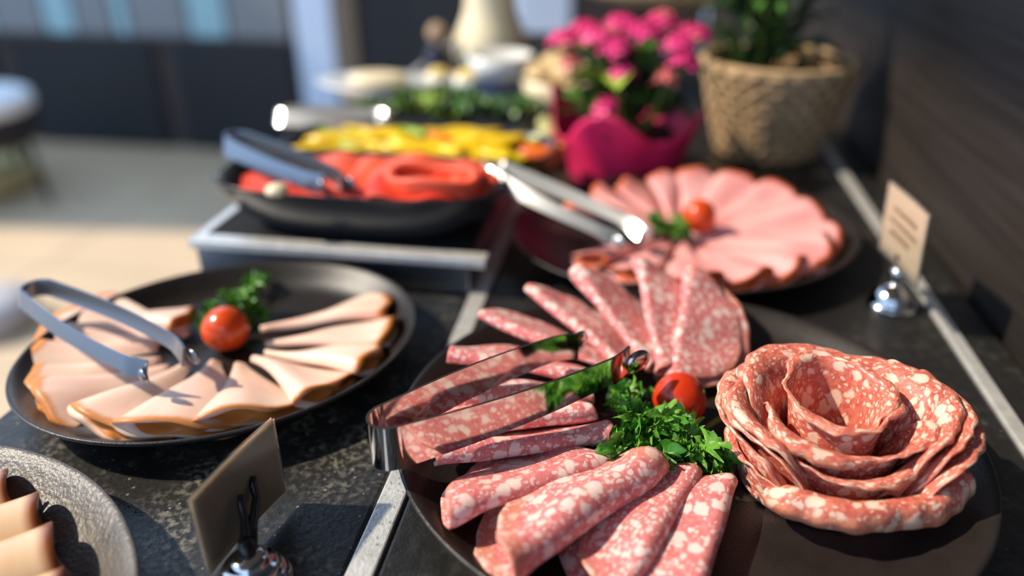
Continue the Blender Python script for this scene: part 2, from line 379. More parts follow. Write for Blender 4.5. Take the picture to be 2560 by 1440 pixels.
# ------------------------------------------------------------------ folded salami slices
def folded(R, folds, seed, wob=.0012, nr=26, nt_=104):
    r = random.Random(seed)
    rho = np.linspace(0, 1, nr+1)[1:]; th = np.linspace(0, 2*PI, nt_, endpoint=False)
    rim = 1 + .015*np.sin(3*th+r.uniform(0, 6)) + .010*np.sin(7*th+r.uniform(0, 6)) + .006*np.sin(17*th+r.uniform(0, 6))
    X = np.concatenate([[0], (R*rho[:, None]*rim*np.cos(th)).ravel()]); Y = np.concatenate([[0], (R*rho[:, None]*rim*np.sin(th)).ravel()])
    uv = np.stack([X*10, Y*10], 1)
    z = np.zeros_like(X)
    for k in range(5):                                           # a soft, limp sheet
        a = r.uniform(0, PI); f = r.uniform(60, 190); z += wob*r.uniform(.4, 1)*np.sin(f*(X*math.cos(a)+Y*math.sin(a))+r.uniform(0, 6))*np.clip(np.hypot(X, Y)/R, .25, 1)
    for (al, off, rad, tmax) in folds:
        c, s = math.cos(al), math.sin(al)
        x1 = c*X+s*Y; y1 = -s*X+c*Y
        q = y1-off
        t = np.clip(q/rad, 0, tmax); e = np.clip(q-rad*tmax, 0, None)
        yn = np.where(q > 0, off+(rad-z)*np.sin(t)+e*np.cos(t), y1)
        zn = np.where(q > 0, rad-(rad-z)*np.cos(t)+e*np.sin(t), z)
        X = c*x1-s*yn; Y = s*x1+c*yn; z = zn
    V = np.stack([X, Y, z], 1)
    F = [(0, 1+i, 1+(i+1) % nt_) for i in range(nt_)]
    for k in range(nr-1):
        a = 1+k*nt_; b = a+nt_
        F += [(a+i, b+i, b+(i+1) % nt_, a+(i+1) % nt_) for i in range(nt_)]
    return V, F, uv
def lay(V, p_in, p_out, tilt, pitch, z0):
    """put a slice with its length along p_in -> p_out, lowest point at z0"""
    d = p_out-p_in; phi = math.atan2(d.y, d.x); c = (p_in+p_out)/2
    M = Matrix.Rotation(phi, 4, 'Z') @ Matrix.Rotation(-pitch, 4, 'Y') @ Matrix.Rotation(tilt, 4, 'X')
    A = np.array(M)[:3, :3]; Z = (V @ A.T)[:, 2].min()
    return Matrix.Translation((c.x, c.y, z0-Z)) @ M
D = math.radians
spines = [  # spine inner end, spine outer end (photo pixels), radius, tilt, pitch, lift, extra fold
    ((1816, 1232), (1752, 1500), .0440, 7, 0, .0, 'fat'),
    ((1738, 1200), (1555, 1500), .0460, 10, 0, .001, 'fat'),
    ((1690, 1212), (1225, 1462), .0520, 13, 1, .002, 'roll'),
    ((1535, 1192), (1135, 1322), .0450, 15, 2, .003, 'fat'),
    ((1560, 1120), (1070, 1190), .0460, 24, 2, .003, 'thin'),
    ((1530, 1075), (1030, 1142), .0450, 20, 3, .004, None),
    ((1525, 1030), (1040, 1055), .0440, 18, 4, .005, None),
    ((1525, 985), (1092, 955), .0440, 18, 6, .006, 'flat'),
    ((1545, 950), (1180, 862), .0450, 16, 10, .006, 'flat'),
    ((1580, 935), (1298, 795), .0450, 16, 14, .006, 'flat'),
    ((1612, 930), (1430, 765), .0450, 16, 17, .006, 'flat'),
    ((1640, 935), (1582, 745), .0460, 16, 20, .005, 'flat'),
    ((1668, 965), (1712, 747), .0470, 14, 20, .004, 'flat'),
]
for i, (a, b, R, tilt, pitch, lift, ex) in enumerate(spines):
    r = random.Random(100+i)
    rf = {'thin': .0045, 'fat': .0048, 'flat': .0030}.get(ex, .0052)
    folds = [(r.uniform(-.06, .06), -.002, rf, PI+.12+r.uniform(-.04, .06))]
    if ex == 'roll': folds = [(.14, -.004, .0085, PI+.16)]
    if ex == 'thin': folds.append((PI+r.uniform(-.1, .1), .020, .011, PI+.05))
    V, F, uv = folded(R, folds, 200+i)
    z = T+.02
    M = lay(V, at(*a, z), at(*b, z), D(tilt), D(pitch), PF+.0008+lift)
    o = obj('salami_slice', mesh_of('salami', V, F, uv), M_SALAMI, None, M); solid(o, .0011)
    tag(o, 'folded pink salami slice, %s clockwise in the fan from the salami rose' % ORD[i], 'salami slice', 'folded salami slices fanned on the front plate')

# ------------------------------------------------------------------ salami rose
RC = Vector((.1095, .3205)); rose = thing('salami_rose', 'rose built from overlapping curled salami slices on the front plate', 'salami rose', (RC.x, RC.y, PF+.0005))
def petal(a0, a1, rb, rt, hfun, lip, seed, sag=.35, cx=0, cy=0, sy=1.0, zb=0.0, n=110, m=22):
    r = random.Random(seed); ph = [r.uniform(0, 6) for _ in range(8)]
    L = math.radians(a1-a0)*(rt)
    def fn(u, v):
        a = math.radians(a0+(a1-a0)*u)
        ends = min(1, (min(u, 1-u)/.16)); ends = math.sin(ends*PI/2)
        full = a1-a0 > 360; h = hfun(a0+(a1-a0)*u)*((.86+.14*ends) if full else (.45+.55*ends))
        wav = .0010*math.sin(4*a+ph[0])+.0005*math.sin(9*a+ph[1])+.00025*math.sin(26*a+ph[2])
        s = v/.74
        if v <= .74:
            rr = rb+(rt-rb)*(s**1.35); zz = zb+(h-zb)*math.sin(s*PI/2*.92)/math.sin(PI/2*.92)
        else:
            q = (v-.74)/.26; lp = lip*(.55+.45*math.sin(3*a+ph[3]) if sag < .9 else .92)*(.25+.75*ends)
            rr = rt+lp*math.sin(q*1.5); zz = h+lp*.22*math.sin(q*PI)-lp*sag*q*q
        rr += wav*v*v*1.6; zz += (.0009*math.sin(5*a+ph[4])+.0004*math.sin(19*a+ph[5]))*v**3
        rr *= 1+.020*math.sin(2*a+ph[6])+.012*math.sin(3*a+ph[7])
        rr -= .004*(1-ends)*(0 if full else 1)
        if full: rr *= .93+.17*u
        ht = .055*v
        return (cx+rr*math.cos(a), cy+sy*rr*math.sin(a), max(zz, 0.0)), (10*L*u, 10*ht)
    return grid(fn, n, m)
def hh(back, front, mid=270):
    return lambda a: front+(back-front)*(1-math.cos(math.radians(a-mid)))/2
petals = [   # from, to (degrees), base radius, rim radius, height, lip, seed, droop, centre, flattening
    (-75, 385, .0175, .0232, hh(.0525, .0480), .006, 1, .2, -.002, .004, 1.1),
    (-15, 200, .026, .043, hh(.0515, .046), .010, 2, .2, 0, 0, .86),
    (20, 172, .035, .0495, hh(.047, .040), .007, 5, .3, 0, 0, .84),
    (160, 375, .025, .036, hh(.056, .0385), .009, 6, .5, 0, -.001, .86),
    (186, 352, .031, .041, hh(.055, .030), .006, 8, .5, 0, -.001, .88),
    (105, 246, .031, .047, hh(.050, .040), .006, 3, .4, 0, 0, .90),
    (118, 252, .036, .051, hh(.046, .034), .006, 9, .4, 0, 0, .88),
    (132, 240, .040, .054, hh(.042, .030), .005, 12, .4, 0, 0, .88),
    (-62, 72, .032, .047, hh(.052, .044), .006, 4, .3, .001, 0, .90),
    (-54, 54, .037, .052, hh(.050, .042), .006, 7, .3, .001, 0, .88),
    (-58, 44, .041, .056, hh(.048, .036), .006, 10, .4, .001, 0, .86),
    (150, 250, .043, .047, hh(.026, .016), .003, 13, .4, 0, -.001, .9),
    (220, 356, .0410, .0490, hh(.034, .0245), .0110, 11, .95, .001, -.002, .90),
]
for (a0, a1, rb, rt, hf, lip, seed, sag, cx, cy, sy) in petals:
    V, F, U = petal(a0, a1, rb, rt, hf, lip, seed, sag, cx, cy, sy)
    solid(obj('petal', mesh_of('petal', V, F, U), M_ROSE, rose), .0011)

# ------------------------------------------------------------------ wedge slices (chicken, ham): a slice folded to a flat cone
def wedge(R, dl, h, seed, r0=.010, cap=True, spine=1, nu=40, nr=16, round_=.10):
    r = random.Random(seed); ph = [r.uniform(0, 6) for _ in range(6)]
    V = []; U = []; F = []
    for j in range(nr+1):
        t = j/nr; rho0 = r0+(R-r0)*t
        hw = math.tan(dl/2)*rho0*(.30+.70*t**.6)+.003
        hz = h*(.35+.65*t)
        for i in range(nu):
            q = 2*PI*i/nu; s = math.cos(q)*spine
            thick = math.sin(q)
            y = hw*math.cos(q)
            z = hz*thick*(.62+.38*s) if thick > 0 else hz*.55*thick*(.62+.38*s)
            x = rho0 - round_*R*t*(math.cos(q)**2) + .0012*math.sin(5*q+ph[0])*t
            z += .0011*math.sin(90*x+ph[1]) + .0010*math.sin(130*y+60*x+ph[2])
            y += .0015*math.sin(40*x+ph[3])
            V.append((x, y, z)); a = (1 if thick > 0 else -1)*math.acos(max(-1, min(1, math.cos(q))))
            U.append(((.12+.86*t)*math.cos(a*.9), (.12+.86*t)*math.sin(a*.9)))
    for j in range(nr):
        for i in range(nu):
            k = (i+1) % nu; F.append((j*nu+i, (j+1)*nu+i, (j+1)*nu+k, j*nu+k))
    V.append((r0*.8, 0, 0)); U.append((0, 0)); c0 = len(V)-1
    F += [(c0, i, (i+1) % nu) for i in range(nu)]
    if cap:                                                      # browned outer edge closing the fold
        b = nr*nu
        for (sc, dx) in ((.72, -.0015), (.36, -.0005)):
            n0 = len(V)
            ctr = np.mean(np.array(V[b:b+nu]), 0) if sc == .72 else ctr
            for i in range(nu):
                p = V[nr*nu+i]; V.append((p[0]+dx, ctr[1]+(p[1]-ctr[1])*sc, ctr[2]+(p[2]-ctr[2])*sc)); U.append((1.0, 0))
            F += [(b+i, n0+i, n0+(i+1) % nu, b+(i+1) % nu) for i in range(nu)]; b = n0
        V.append((float(np.mean([V[b+i][0] for i in range(nu)])), ctr[1], ctr[2])); U.append((1.0, 0))
        F += [(b+i, len(V)-1, b+(i+1) % nu) for i in range(nu)]
    return V, F, U
def lay_w(V, c, ang, tilt, pitch, z0, shift=0):
    M = Matrix.Rotation(ang, 4, 'Z') @ Matrix.Rotation(-pitch, 4, 'Y') @ Matrix.Rotation(tilt, 4, 'X')
    A = np.array(M)[:3, :3]; Z = (np.array(V) @ A.T)[:, 2].min()
    return Matrix.Translation((c.x+shift*math.cos(ang), c.y+shift*math.sin(ang), z0-Z)) @ M
chick = [  # inner end, outer end (photo pixels), wedge angle, thickness, tilt
    ((650, 808), (992, 750), 23, .0105, -4), ((664, 846), (1006, 822), 23, .0110, -6), ((664, 866), (966, 897), 24, .0110, -8), ((636, 886), (850, 985), 34, .0110, -8),
    ((594, 895), (662, 1052), 48, .0105, -8), ((530, 890), (478, 1094), 48, .0090, -9), ((470, 900), (262, 1088), 42, .0085, -10), ((420, 905), (85, 1030), 34, .0085, -11),
    ((400, 890), (58, 965), 25, .0085, -12), ((390, 870), (62, 910), 23, .0085, -12), ((400, 850), (85, 862), 22, .0085, -12), ((430, 835), (120, 822), 22, .0085, -11), ((470, 822), (205, 780), 24, .0085, -8)]
def chicken(a, b, dl, h, tl, lift, seed, label):
    p, q = at(*a, T+.014), at(*b, T+.014); d = q-p; R = d.length+.002
    V, F, U = wedge(R, D(dl), h*1.05, seed, r0=.004, spine=-1)
    tag(obj('chicken_slice', mesh_of('chicken', V, F, U), M_CHICK, None, lay_w(V, p, math.atan2(d.y, d.x), D(tl), D(3.5), PF+.0005+lift*.6, -.004)), label, 'chicken slice', 'folded chicken slices fanned on the left plate')
for i, (a, b, dl, h, tl) in enumerate(chick):
    chicken(a, b, dl, h, tl, (.001 if i % 2 else 0)+(.003 if i > 8 else 0), 300+i, 'pale chicken slice with browned rim, %s clockwise from the back right' % ORD[i])
chicken((250, 795), (494, 800), 24, .008, 0, .005, 330, 'loose chicken slice under the tongs, browned end toward the parsley')
ham = [(-138, .104, 20, .010, .010, 16, 0), (-116, .104, 24, .010, .006, 12, 0), (-93, .106, 30, .0095, .004, 10, 0), (-69, .104, 30, .009, .004, 10, 0), (-45, .106, 32, .008, .004, 10, 0),
       (-22, .116, 28, .008, .004, 10, 2), (-4, .124, 24, .008, .004, 12, 6), (14, .120, 24, .008, .004, 12, 9), (33, .112, 26, .008, .004, 12, 13), (54, .102, 28, .008, .004, 12, 17),
       (76, .092, 30, .008, .004, 12, 19), (100, .084, 26, .008, .004, 12, 19), (124, .086, 24, .008, .004, 12, 17), (145, .092, 22, .008, .006, 12, 13), (160, .104, 18, .008, .006, 12, 8)]
for i, (a, R, dl, h, sh, tl, pt) in enumerate(ham):
    V, F, U = wedge(R, D(dl), h*1.25, 400+i, spine=1, round_=.12)
    tag(obj('ham_slice', mesh_of('ham', V, F, U), M_HAM, None, lay_w(V, HC, D(a), D(tl), D(max(pt, 5)), PF+.001+.001*(i % 3), sh)),
        'folded pink ham slice, %s counterclockwise from the tong tips on the back plate' % ORD[i], 'ham slice', 'folded ham slices in a ring on the back plate')

# rolled slices on the corner plate
def roll(L, r, seed):
    rr = random.Random(seed)
    def fn(u, v):
        a = -2*PI*1.6*u; rad = r*(1-.30*u); x = (v-.5)*L
        y = rad*math.cos(a)*1.45; z = rad*math.sin(a)*.85+.0006*math.sin(120*x)
        x += .0015*math.sin(2*a)
        return (x, y, z+r*.86), ((2*v-1)*1.0, 0)
    return grid(fn, 96, 26)
for i, (a, b, L, r, lbl) in enumerate((((-160, 1395), (108, 1292), .085, .0125, 'middle of the three, its browned end toward the plate rim'), ((-120, 1505), (150, 1385), .090, .0140, 'glossy and nearest the front card'), ((-150, 1290), (28, 1222), .075, .0115, 'rearmost on the grey plate'), ((-60, 1590), (170, 1490), .085, .0125, 'mostly cut off by the bottom edge'))):
    V, F, U = roll(L, r, i); V = np.array(V)
    p, q = at(*a, T+.018), at(*b, T+.018); d = q-p; phi = math.atan2(d.y, d.x); c = q-d.normalized()*(L/2)
    o = obj('rolled_slice', mesh_of('roll', V, F, U), M_ROLL, None, Matrix.Translation((c.x, c.y, PF+.001)) @ Matrix.Rotation(phi, 4, 'Z')); solid(o, .0014)
    tag(o, 'rolled pale roast slice, '+lbl, 'rolled slice', 'rolled slices on the grey corner plate')

# ------------------------------------------------------------------ tomatoes and parsley
def tomato(loc, r, label, mat, rot=(0, 0, 0)):
    t = thing('cherry_tomato', label, 'tomato', loc)
    prof = [(0, -.97), (.25, -.95), (.55, -.82), (.83, -.52), (.98, -.12), (1, .12), (.93, .42), (.74, .72), (.46, .91), (.2, .955), (.06, .93), (0, .92)]
    V, F = lathe([(a*r, b*r) for a, b in prof], 40)
    E = Matrix.Rotation(rot[2], 4, 'Z') @ Matrix.Rotation(rot[1], 4, 'Y') @ Matrix.Rotation(rot[0], 4, 'X')
    sub(obj('flesh', mesh_of('tomato', V, F), mat, t, Matrix.Translation((0, 0, r*.985)) @ E), 1)
    V, F = tube([(0, 0, r*.90), (0, 0, r*1.02)], [r*.10, r*.07], 8)
    obj('stem_scar', mesh_of('scar', V, F), M_STEM, t, Matrix.Translation((0, 0, r*.985)) @ E)
    return t
p = at(1690, 1052, PF); tomato((p.x, p.y, PF), .0152, 'glossy red cherry tomato beside the curly parsley on the salami plate', M_TOM, (.9, .6, 1))
p = at(572, 872, PF); tomato((p.x, p.y, PF), .0150, 'orange red cherry tomato in the middle of the chicken plate', M_TOM2, (1.2, .8, 2.2))
p = at(1742, 580, PF+.010); tomato((p.x, p.y, PF+.010), .0145, 'orange cherry tomato in the centre of the ham ring', M_TOM2, (1.0, .9, 1))
def leaflet_mesh(seed, S=.011):
    """curly, deeply cut parsley leaflet lying along +x"""
    r = random.Random(seed); ph = [r.uniform(0, 6) for _ in range(6)]; nt_, nr = 66, 6
    V = [(0, 0, 0)]; F = []
    for j in range(1, nr+1):
        q = j/nr
        for i in range(nt_):
            a = -2.35+4.7*i/(nt_-1)
            lob = .62+.38*abs(math.cos(1.6*a))**.7
            cut = 1-.36*q*q*(.5+.5*math.cos(13*a+ph[0]))-.14*q**3*(.5+.5*math.cos(29*a+ph[1]))
            R = S*q*lob*cut*(1-.12*abs(a)/2.35)
            z = S*(.30*q**2*math.sin(6.5*a+ph[2])+.20*q**3*math.sin(14*a+ph[3]))+S*.25*q*q*math.cos(a+ph[4])
            V.append((R*math.cos(a)+S*.12*q, R*math.sin(a), z))
    for i in range(nt_-1): F.append((0, 1+i, 2+i))
    for j in range(nr-1):
        a = 1+j*nt_; b = a+nt_
        for i in range(nt_-1): F.append((a+i, b+i, b+i+1, a+i+1))
    return mesh_of('leaflet', V, F)
LEAF = [leaflet_mesh(s) for s in range(5)]
for i, l in enumerate(LEAF): l.materials.append(M_PARS if i % 2 else M_PARS2)
def parsley(name, label, base, clusters, seed, size=1.0):
    """clusters: (centre, spread, count); stems run from base to each cluster"""
    r = random.Random(seed)
    t = thing(name, label, 'parsley', base); b = Vector(base)
    for (c, sp, n) in clusters:
        c = Vector(c)-b
        mid = c*.5+Vector((0, 0, .003))
        V, F = tube([Vector((0, 0, .002)), mid, c], [.0011, .0009, .0006], 7); obj('stem', mesh_of('stem', V, F), M_STEM, t)
        for k in range(max(4, int(n*.75))):
            a = r.uniform(0, 2*PI); rr = sp[0]*math.sqrt(r.random())
            q = c+Vector((rr*math.cos(a), rr*math.sin(a), sp[1]*r.uniform(-.6, 1)))
            q.z = max(q.z, .0035)
            E = Matrix.Rotation(a+r.uniform(-.7, .7), 4, 'Z') @ Matrix.Rotation(r.uniform(-1.15, -.05), 4, 'Y') @ Matrix.Rotation(r.uniform(-.7, .7), 4, 'X')
            obj('leaflet', LEAF[r.randrange(5)], None, t, Matrix.Translation(q) @ E @ Matrix.Scale(size*r.uniform(.6, 1.05), 4))
    return t
def A3(px, py, dz): p = at(px, py, PF+dz); return (p.x, p.y, p.z)
parsley('parsley_sprig', 'curly green parsley sprig in front of the tomato on the salami plate', A3(1668, 1120, .004),
        [(A3(1572, 985, .014), (.005, .006), 8), (A3(1580, 1030, .016), (.006, .005), 9), (A3(1600, 1075, .018), (.010, .007), 16), (A3(1655, 1085, .018), (.010, .007), 16),
         (A3(1575, 1155, .018), (.010, .005), 15), (A3(1635, 1165, .016), (.009, .005), 12), (A3(1560, 1190, .014), (.006, .004), 7),
         (A3(1735, 1120, .014), (.010, .006), 16), (A3(1765, 1160, .010), (.008, .006), 12), (A3(1700, 1150, .012), (.008, .005), 10), (A3(1725, 1185, .006), (.006, .004), 7)], 5, 1.12)
V, F = tube([at(1745, 1080, PF+.004), at(1775, 1062, PF+.005), at(1812, 1040, PF+.004), at(1850, 1022, PF+.003)], [.0013, .0014, .0016, .0018], 8)
tag(obj('herb_stalk', mesh_of('stalk', V, F), M_STEM), 'thin green parsley stalk between the tomato and the salami rose', 'stalk')
parsley('parsley_sprig', 'bright green parsley curling up behind the tomato on the chicken plate', A3(580, 830, .004), [(A3(600, 760, .012), (.010, .010), 20), (A3(560, 790, .006), (.008, .006), 10), (A3(625, 790, .006), (.008, .006), 10), (A3(520, 825, .004), (.006, .004), 8), (A3(640, 705, .012), (.004, .004), 6)], 9, 1.0)
parsley('parsley_sprig', 'small dark green parsley tuft left of the tomato in the ham ring', A3(1670, 590, .014), [(A3(1672, 575, .018), (.012, .008), 22)], 11, 1.0)

# ------------------------------------------------------------------ tongs
def tongs(label, bend_c, near, far, rb=.0095, wb=.024, wt=.016, tw=.016, roll=0, mat=None):
    """one springy steel strip; bend_c, near and far tip are points on its upper edge"""
    t = thing('serving_tongs', label, 'tongs', tuple(bend_c)); B = Vector(bend_c)
    n, f = Vector(near)-B, Vector(far)-B
    ax = ((n+f)/2); ax.z = 0; ax.normalize(); side = Vector((-ax.y, ax.x, 0))
    mat = mat or M_CHROME; sn = 1 if n.dot(side) > 0 else -1
    wv = Vector((0, 0, -math.cos(roll)))+side*(sn*math.sin(roll))
    def arm(tip, sg):
        pts = []
        s0 = side*sg*rb; L = tip.length
        for k in range(25):
            u = k/24
            q = s0.lerp(tip, u)+side*sg*.004*math.sin(u*PI)
            wd = wb+(wt-wb)*min(1, u*1.15)
            if u > .86: wd = wt+(tw-wt)*math.sin((u-.86)/.14*PI*.62)
            pts.append((q+(side*-sg*.004*((u-.86)/.14)**2 if u > .86 else Vector()), wd))
        return pts
    def strip(pts, name):
        V = []; F = []
        for q, wd in pts:
            for m in range(4): V.append(q+wv*(wd*m/3))
        for k in range(len(pts)-1):
            for m in range(3): a = k*4+m; F.append((a, a+4, a+5, a+1))
        o = obj(name, mesh_of(name, V, F), mat, t); solid(o, .0014); es = o.modifiers.new('edges', 'EDGE_SPLIT'); es.split_angle = .6; return o
    strip(arm(n, sn), 'arm'); strip(arm(f, -sn), 'arm')
    bend = []
    for k in range(21):
        a = PI/2+PI*k/20; bend.append((ax*(rb*math.cos(a)*1.15)+side*(rb*math.sin(a)), wb))
    strip(bend, 'spring_bend')
    for tip, sg in ((n, sn), (f, -sn)):
        V, F = lathe([(0, -.0025), (.6, -.002), (1, 0), (.6, .0008), (0, .001)], 20); V = [(x*tw*.55, y*tw*.5, z) for x, y, z in V]
        d = tip.copy(); ang = math.atan2(d.y, d.x)
        M = Matrix.Translation(tip+ax*.003+wv*(tw*.55)) @ Matrix.Rotation(ang, 4, 'Z') @ Matrix.Rotation(PI/2*sg, 4, 'X') @ Matrix.Scale(.9, 4)
        obj('grip', mesh_of('grip', V, F), mat, t, M)
    return t
zz = ZC
tongs('chrome tongs resting on the salami fan, spring bend over the plate rim', (-.100, .2685, zz-.213), (.009, .3445, zz-.214), (-.024, .362, zz-.216))
tongs('steel tongs lying across the chicken slices', (-.364, .372, zz-.222), (-.2546, .3096, zz-.228), (-.238, .331, zz-.228), .0095, .011, .009, .011, .3, M_GUN)
tongs('steel tongs leaning on the near left edge of the ham plate', (-.106, .583, zz-.198), (-.005, .5247, zz-.226), (.014, .5433, zz-.226), .0095, .013, .009, .012, .75, M_SATIN)
tongs('steel tongs resting on the red salmon dish', (-.335, .592, zz-.186), (-.2334, .5214, zz-.193), (-.2139, .5292, zz-.193), .010, .016, .012, .014, .25, M_GUN)
tongs('pale shining tongs laid behind the yellow pepper strips', (-.362, .752, zz-.205), (-.262, .757, zz-.209), (-.263, .775, zz-.209), .010, .018, .016, .017, .8, M_SATIN)

# ------------------------------------------------------------------ name cards on chrome holders
def spiral_base(t, loc, bell=True):
    if bell: prof = [(0, 0), (.0165, 0), (.0172, .0015), (.0165, .004), (.0155, .0045), (.0150, .008), (.0125, .0125), (.0085, .0165), (.0042, .0185), (.0034, .021), (.0058, .024), (.0066, .0275), (.005, .031), (.002, .033), (0, .0335)]
    else: prof = [(0, 0), (.0165, 0), (.0175, .002), (.0165, .0042), (.0148, .0046), (.0155, .0068), (.0140, .0090), (.0122, .0094), (.0128, .0114), (.0110, .0138), (.0085, .0142), (.0085, .0165), (.006, .0185), (0, .019)]
    V, F = lathe(prof, 40); obj('base', mesh_of('base', V, F), M_CHROME, t, loc)
def card(t, p0, p1, z0, z1, mat, lean=0, ink=False):
    """p0-p1: top edge ends (xy)"""
    a, b = Vector((p0[0], p0[1], 0)), Vector((p1[0], p1[1], 0)); d = (b-a); nrm = Vector((-d.y, d.x, 0)).normalized()
    def P(u, v, off): q = a+d*u+nrm*(off+lean*(1-v)+.0012*math.sin(u*PI)); return (q.x, q.y, z0+(z1-z0)*v)
    V, F, U = grid(lambda u, v: (P(u, v, 0), (u, v)), 10, 6); o = obj('card', mesh_of('card', V, F, U), mat, t); solid(o, .0007)
    for off in (.0008, -.0008):
        V, F, U = grid(lambda u, v: (P(-.012+1.024*u, -.02+1.04*v, off), (u, v)), 10, 6); obj('sleeve', mesh_of('sleeve', V, F, U), M_SLEEVE, t)
    if ink:
        r = random.Random(3)
        for row, (v, u0, u1) in enumerate(((.72, .22, .80), (.55, .14, .86), (.38, .2, .7))):
            pts = [P(u0+(u1-u0)*k/40, v+.035*math.sin(k*1.7+r.uniform(-.5, .5)), ink) for k in range(41)]
            V, F = tube(pts, .0003, 5); obj('handwriting', mesh_of('ink', V, F), M_INK, t)
fc = thing('name_card', 'card seen from its brown unlit back on a chrome holder at the front left', 'name card', (0, 0, 0))
spiral_base(fc, (-.1500, .2145, T), False)
card(fc, (-.167, .2095), (-.157, .2645), T+.0085, ZC-.22, M_KRAFT, .0)
for (y, s) in ((.229, -1), (.241, 1)):
    V, F = tube([(-.1502, .2155+.002*s, T+.018), (-.1535, .224+.003*s, T+.022), (-.1580, y+.0005, T+.025), (-.1595, y+.002, T+.031), (-.1602, y+.0045, T+.034)], [.0028, .0024, .0019, .0017, .0014], 8)
    obj('clip', mesh_of('clip', V, F), M_BLACK, fc)
V, F = tube([(-.1500, .2145, T+.012), (-.1510, .2165, T+.025)], [.0045, .0032], 12); obj('clip_collar', mesh_of('collar', V, F), M_BLACK, fc)
rc = thing('name_card', 'cream card with faint handwriting on a chrome bell holder by the wall', 'name card', (0, 0, 0))
spiral_base(rc, (.1955, .5265, T+.0005), True)
card(rc, (.1835, .552), (.1905, .4885), ZC-.236, ZC-.185, M_KRAFTL, .004, -.0013)
V, F = tube([(.1955, .5265, T+.031), (.193, .524, T+.038), (.1895, .5222, T+.043)], [.0025, .002, .0016], 8); obj('clip', mesh_of('clip', V, F), M_BLACK, rc)

# ------------------------------------------------------------------ dishes behind: salmon, peppers, greens
def oblong(name, label, cx, cy, hx, hy, z, h, mat, pw=3.2):
    def se(r, t_):
        c, s = math.cos(t_), math.sin(t_); k = (abs(c)**pw+abs(s)**pw)**(-1/pw); return (hx*r*k*c, hy*r*k*s)
    prof = [(0, .001), (.62, .001), (.66, 0), (.72, .004), (.86, h*.35), (.97, h*.85), (1, h), (.985, h+.001), (.95, h-.004), (.86, h*.5), (.78, .008), (.6, .006), (0, .006)]
    n = 72; V = []; F = []; rings = []
    for r, zz_ in prof:
        if r == 0: rings.append([len(V)]); V.append((0, 0, zz_)); continue
        rings.append(list(range(len(V), len(V)+n))); V += [se(r, 2*PI*i/n)+(zz_,) for i in range(n)]
    for a, b in zip(rings, rings[1:]):
        for i in range(n):
            j = (i+1) % n
            F.append((a[0], b[j], b[i]) if len(a) == 1 else (a[i], a[j], b[0]) if len(b) == 1 else (a[i], a[j], b[j], b[i]))
    o = obj(name, mesh_of('dish', V, F), mat, None, (cx, cy, z)); sub(o, 1)
    return tag(o, label, 'dish')
oblong('serving_dish', 'deep black dish of red salmon on the raised steel edged block', -.214, .556, .118, .056, BZ+.0005, .040, M_DISH)
def sheet(sx, sy, seed, amp=.004, curl=0):
    r = random.Random(seed); ph = [r.uniform(0, 6) for _ in range(6)]
    def fn(u, v):
        x = (u-.5)*sx; y = (v-.5)*sy*(1-.25*(2*u-1)**2)
        z = amp*(math.sin(90*y+50*x+ph[0])*.6+math.sin(140*x+ph[1])*.5)+curl*(2*v-1)**2*.012
        return (x, y, z), (u, v)
    return grid(fn, 22, 14)
for i, (x, y, sx, sy, a, m, z) in enumerate(((-.285, .548, .06, .06, .3, M_SALM2, .028), (-.262, .565, .06, .07, -.2, M_SALM, .032), (-.235, .545, .07, .06, .5, M_SALM2, .033), (-.225, .572, .07, .05, .1, M_SALM, .037), (-.195, .552, .07, .07, -.3, M_SALM, .036),
        (-.160, .572, .08, .05, .1, M_SALM, .040), (-.155, .545, .09, .06, .15, M_SALM2, .037), (-.135, .556, .06, .06, -.2, M_SALM, .036))):
    V, F, U = sheet(sx, sy, 600+i); V = np.array(V)
    o = obj('salmon_slice', mesh_of('salmon', V, F, U), m, None, Matrix.Translation((x, y, BZ+z)) @ Matrix.Rotation(a, 4, 'Z') @ Matrix.Rotation(.10, 4, 'X')); solid(o, .003)
    tag(o, 'wavy red salmon slice, %s from the left end of the black dish' % ORD[i], 'salmon slice', 'red salmon slices in the black dish')
# one slice rolled to a loop at the right end, and a lemon wedge on the rim
def loop_fn(u, v):
    a = 2*PI*u; return (.034*math.cos(a), .020*math.sin(a), .012*v+.002*math.sin(3*a)), (u, v)
V, F, U = grid(loop_fn, 48, 5, True)
o = obj('salmon_slice', mesh_of('loop', V, F, U), M_SALM, None, (-.151, .545, BZ+.036)); solid(o, .008); tag(o, 'coral salmon strip laid in an oval loop at the right end of the dish', 'salmon slice', 'red salmon slices in the black dish')
V, F = lathe([(0, 0), (.0085, .001), (.009, .004), (.006, .007), (0, .008)], 20)
tag(obj('garlic_clove', mesh_of('clove', V, F), M_CREAM, None, (-.262, .506, BZ+.038)), 'small pale garlic clove on the front of the salmon dish', 'garlic')
YZ = BZ+.0005
oblong('serving_dish', 'black dish heaped with yellow pepper strips behind the salmon', -.205, .692, .134, .058, YZ, .026, M_DISH)
def pepper(seed, L=.05):
    r = random.Random(seed); bend = r.uniform(.6, 1.5); wd = r.uniform(.006, .010)
    def fn(u, v):
        a = (u-.5)*bend*1.6; R_ = L/(bend*1.6); q = 2*PI*v
        tp = math.sin(PI*min(1, max(0, u*.94+.03)))**.35
        rr = R_+wd*tp*math.cos(q)*.8
        return (rr*math.sin(a), rr*math.cos(a)-R_, wd*tp*.5*math.sin(q)), (u, v)
    return mesh_of('pepper', *grid(fn, 16, 12))
PEP = [pepper(s) for s in range(4)]
rp = random.Random(12)
cl = {'yellow': M_YEL, 'orange': M_ORA, 'green': M_GRE}
PM = {}
for c_, m_ in cl.items():
    PM[c_] = []
    for pm in PEP:
        q = pm.copy(); q.materials.clear(); q.materials.append(m_); PM[c_].append(q)
strips = []
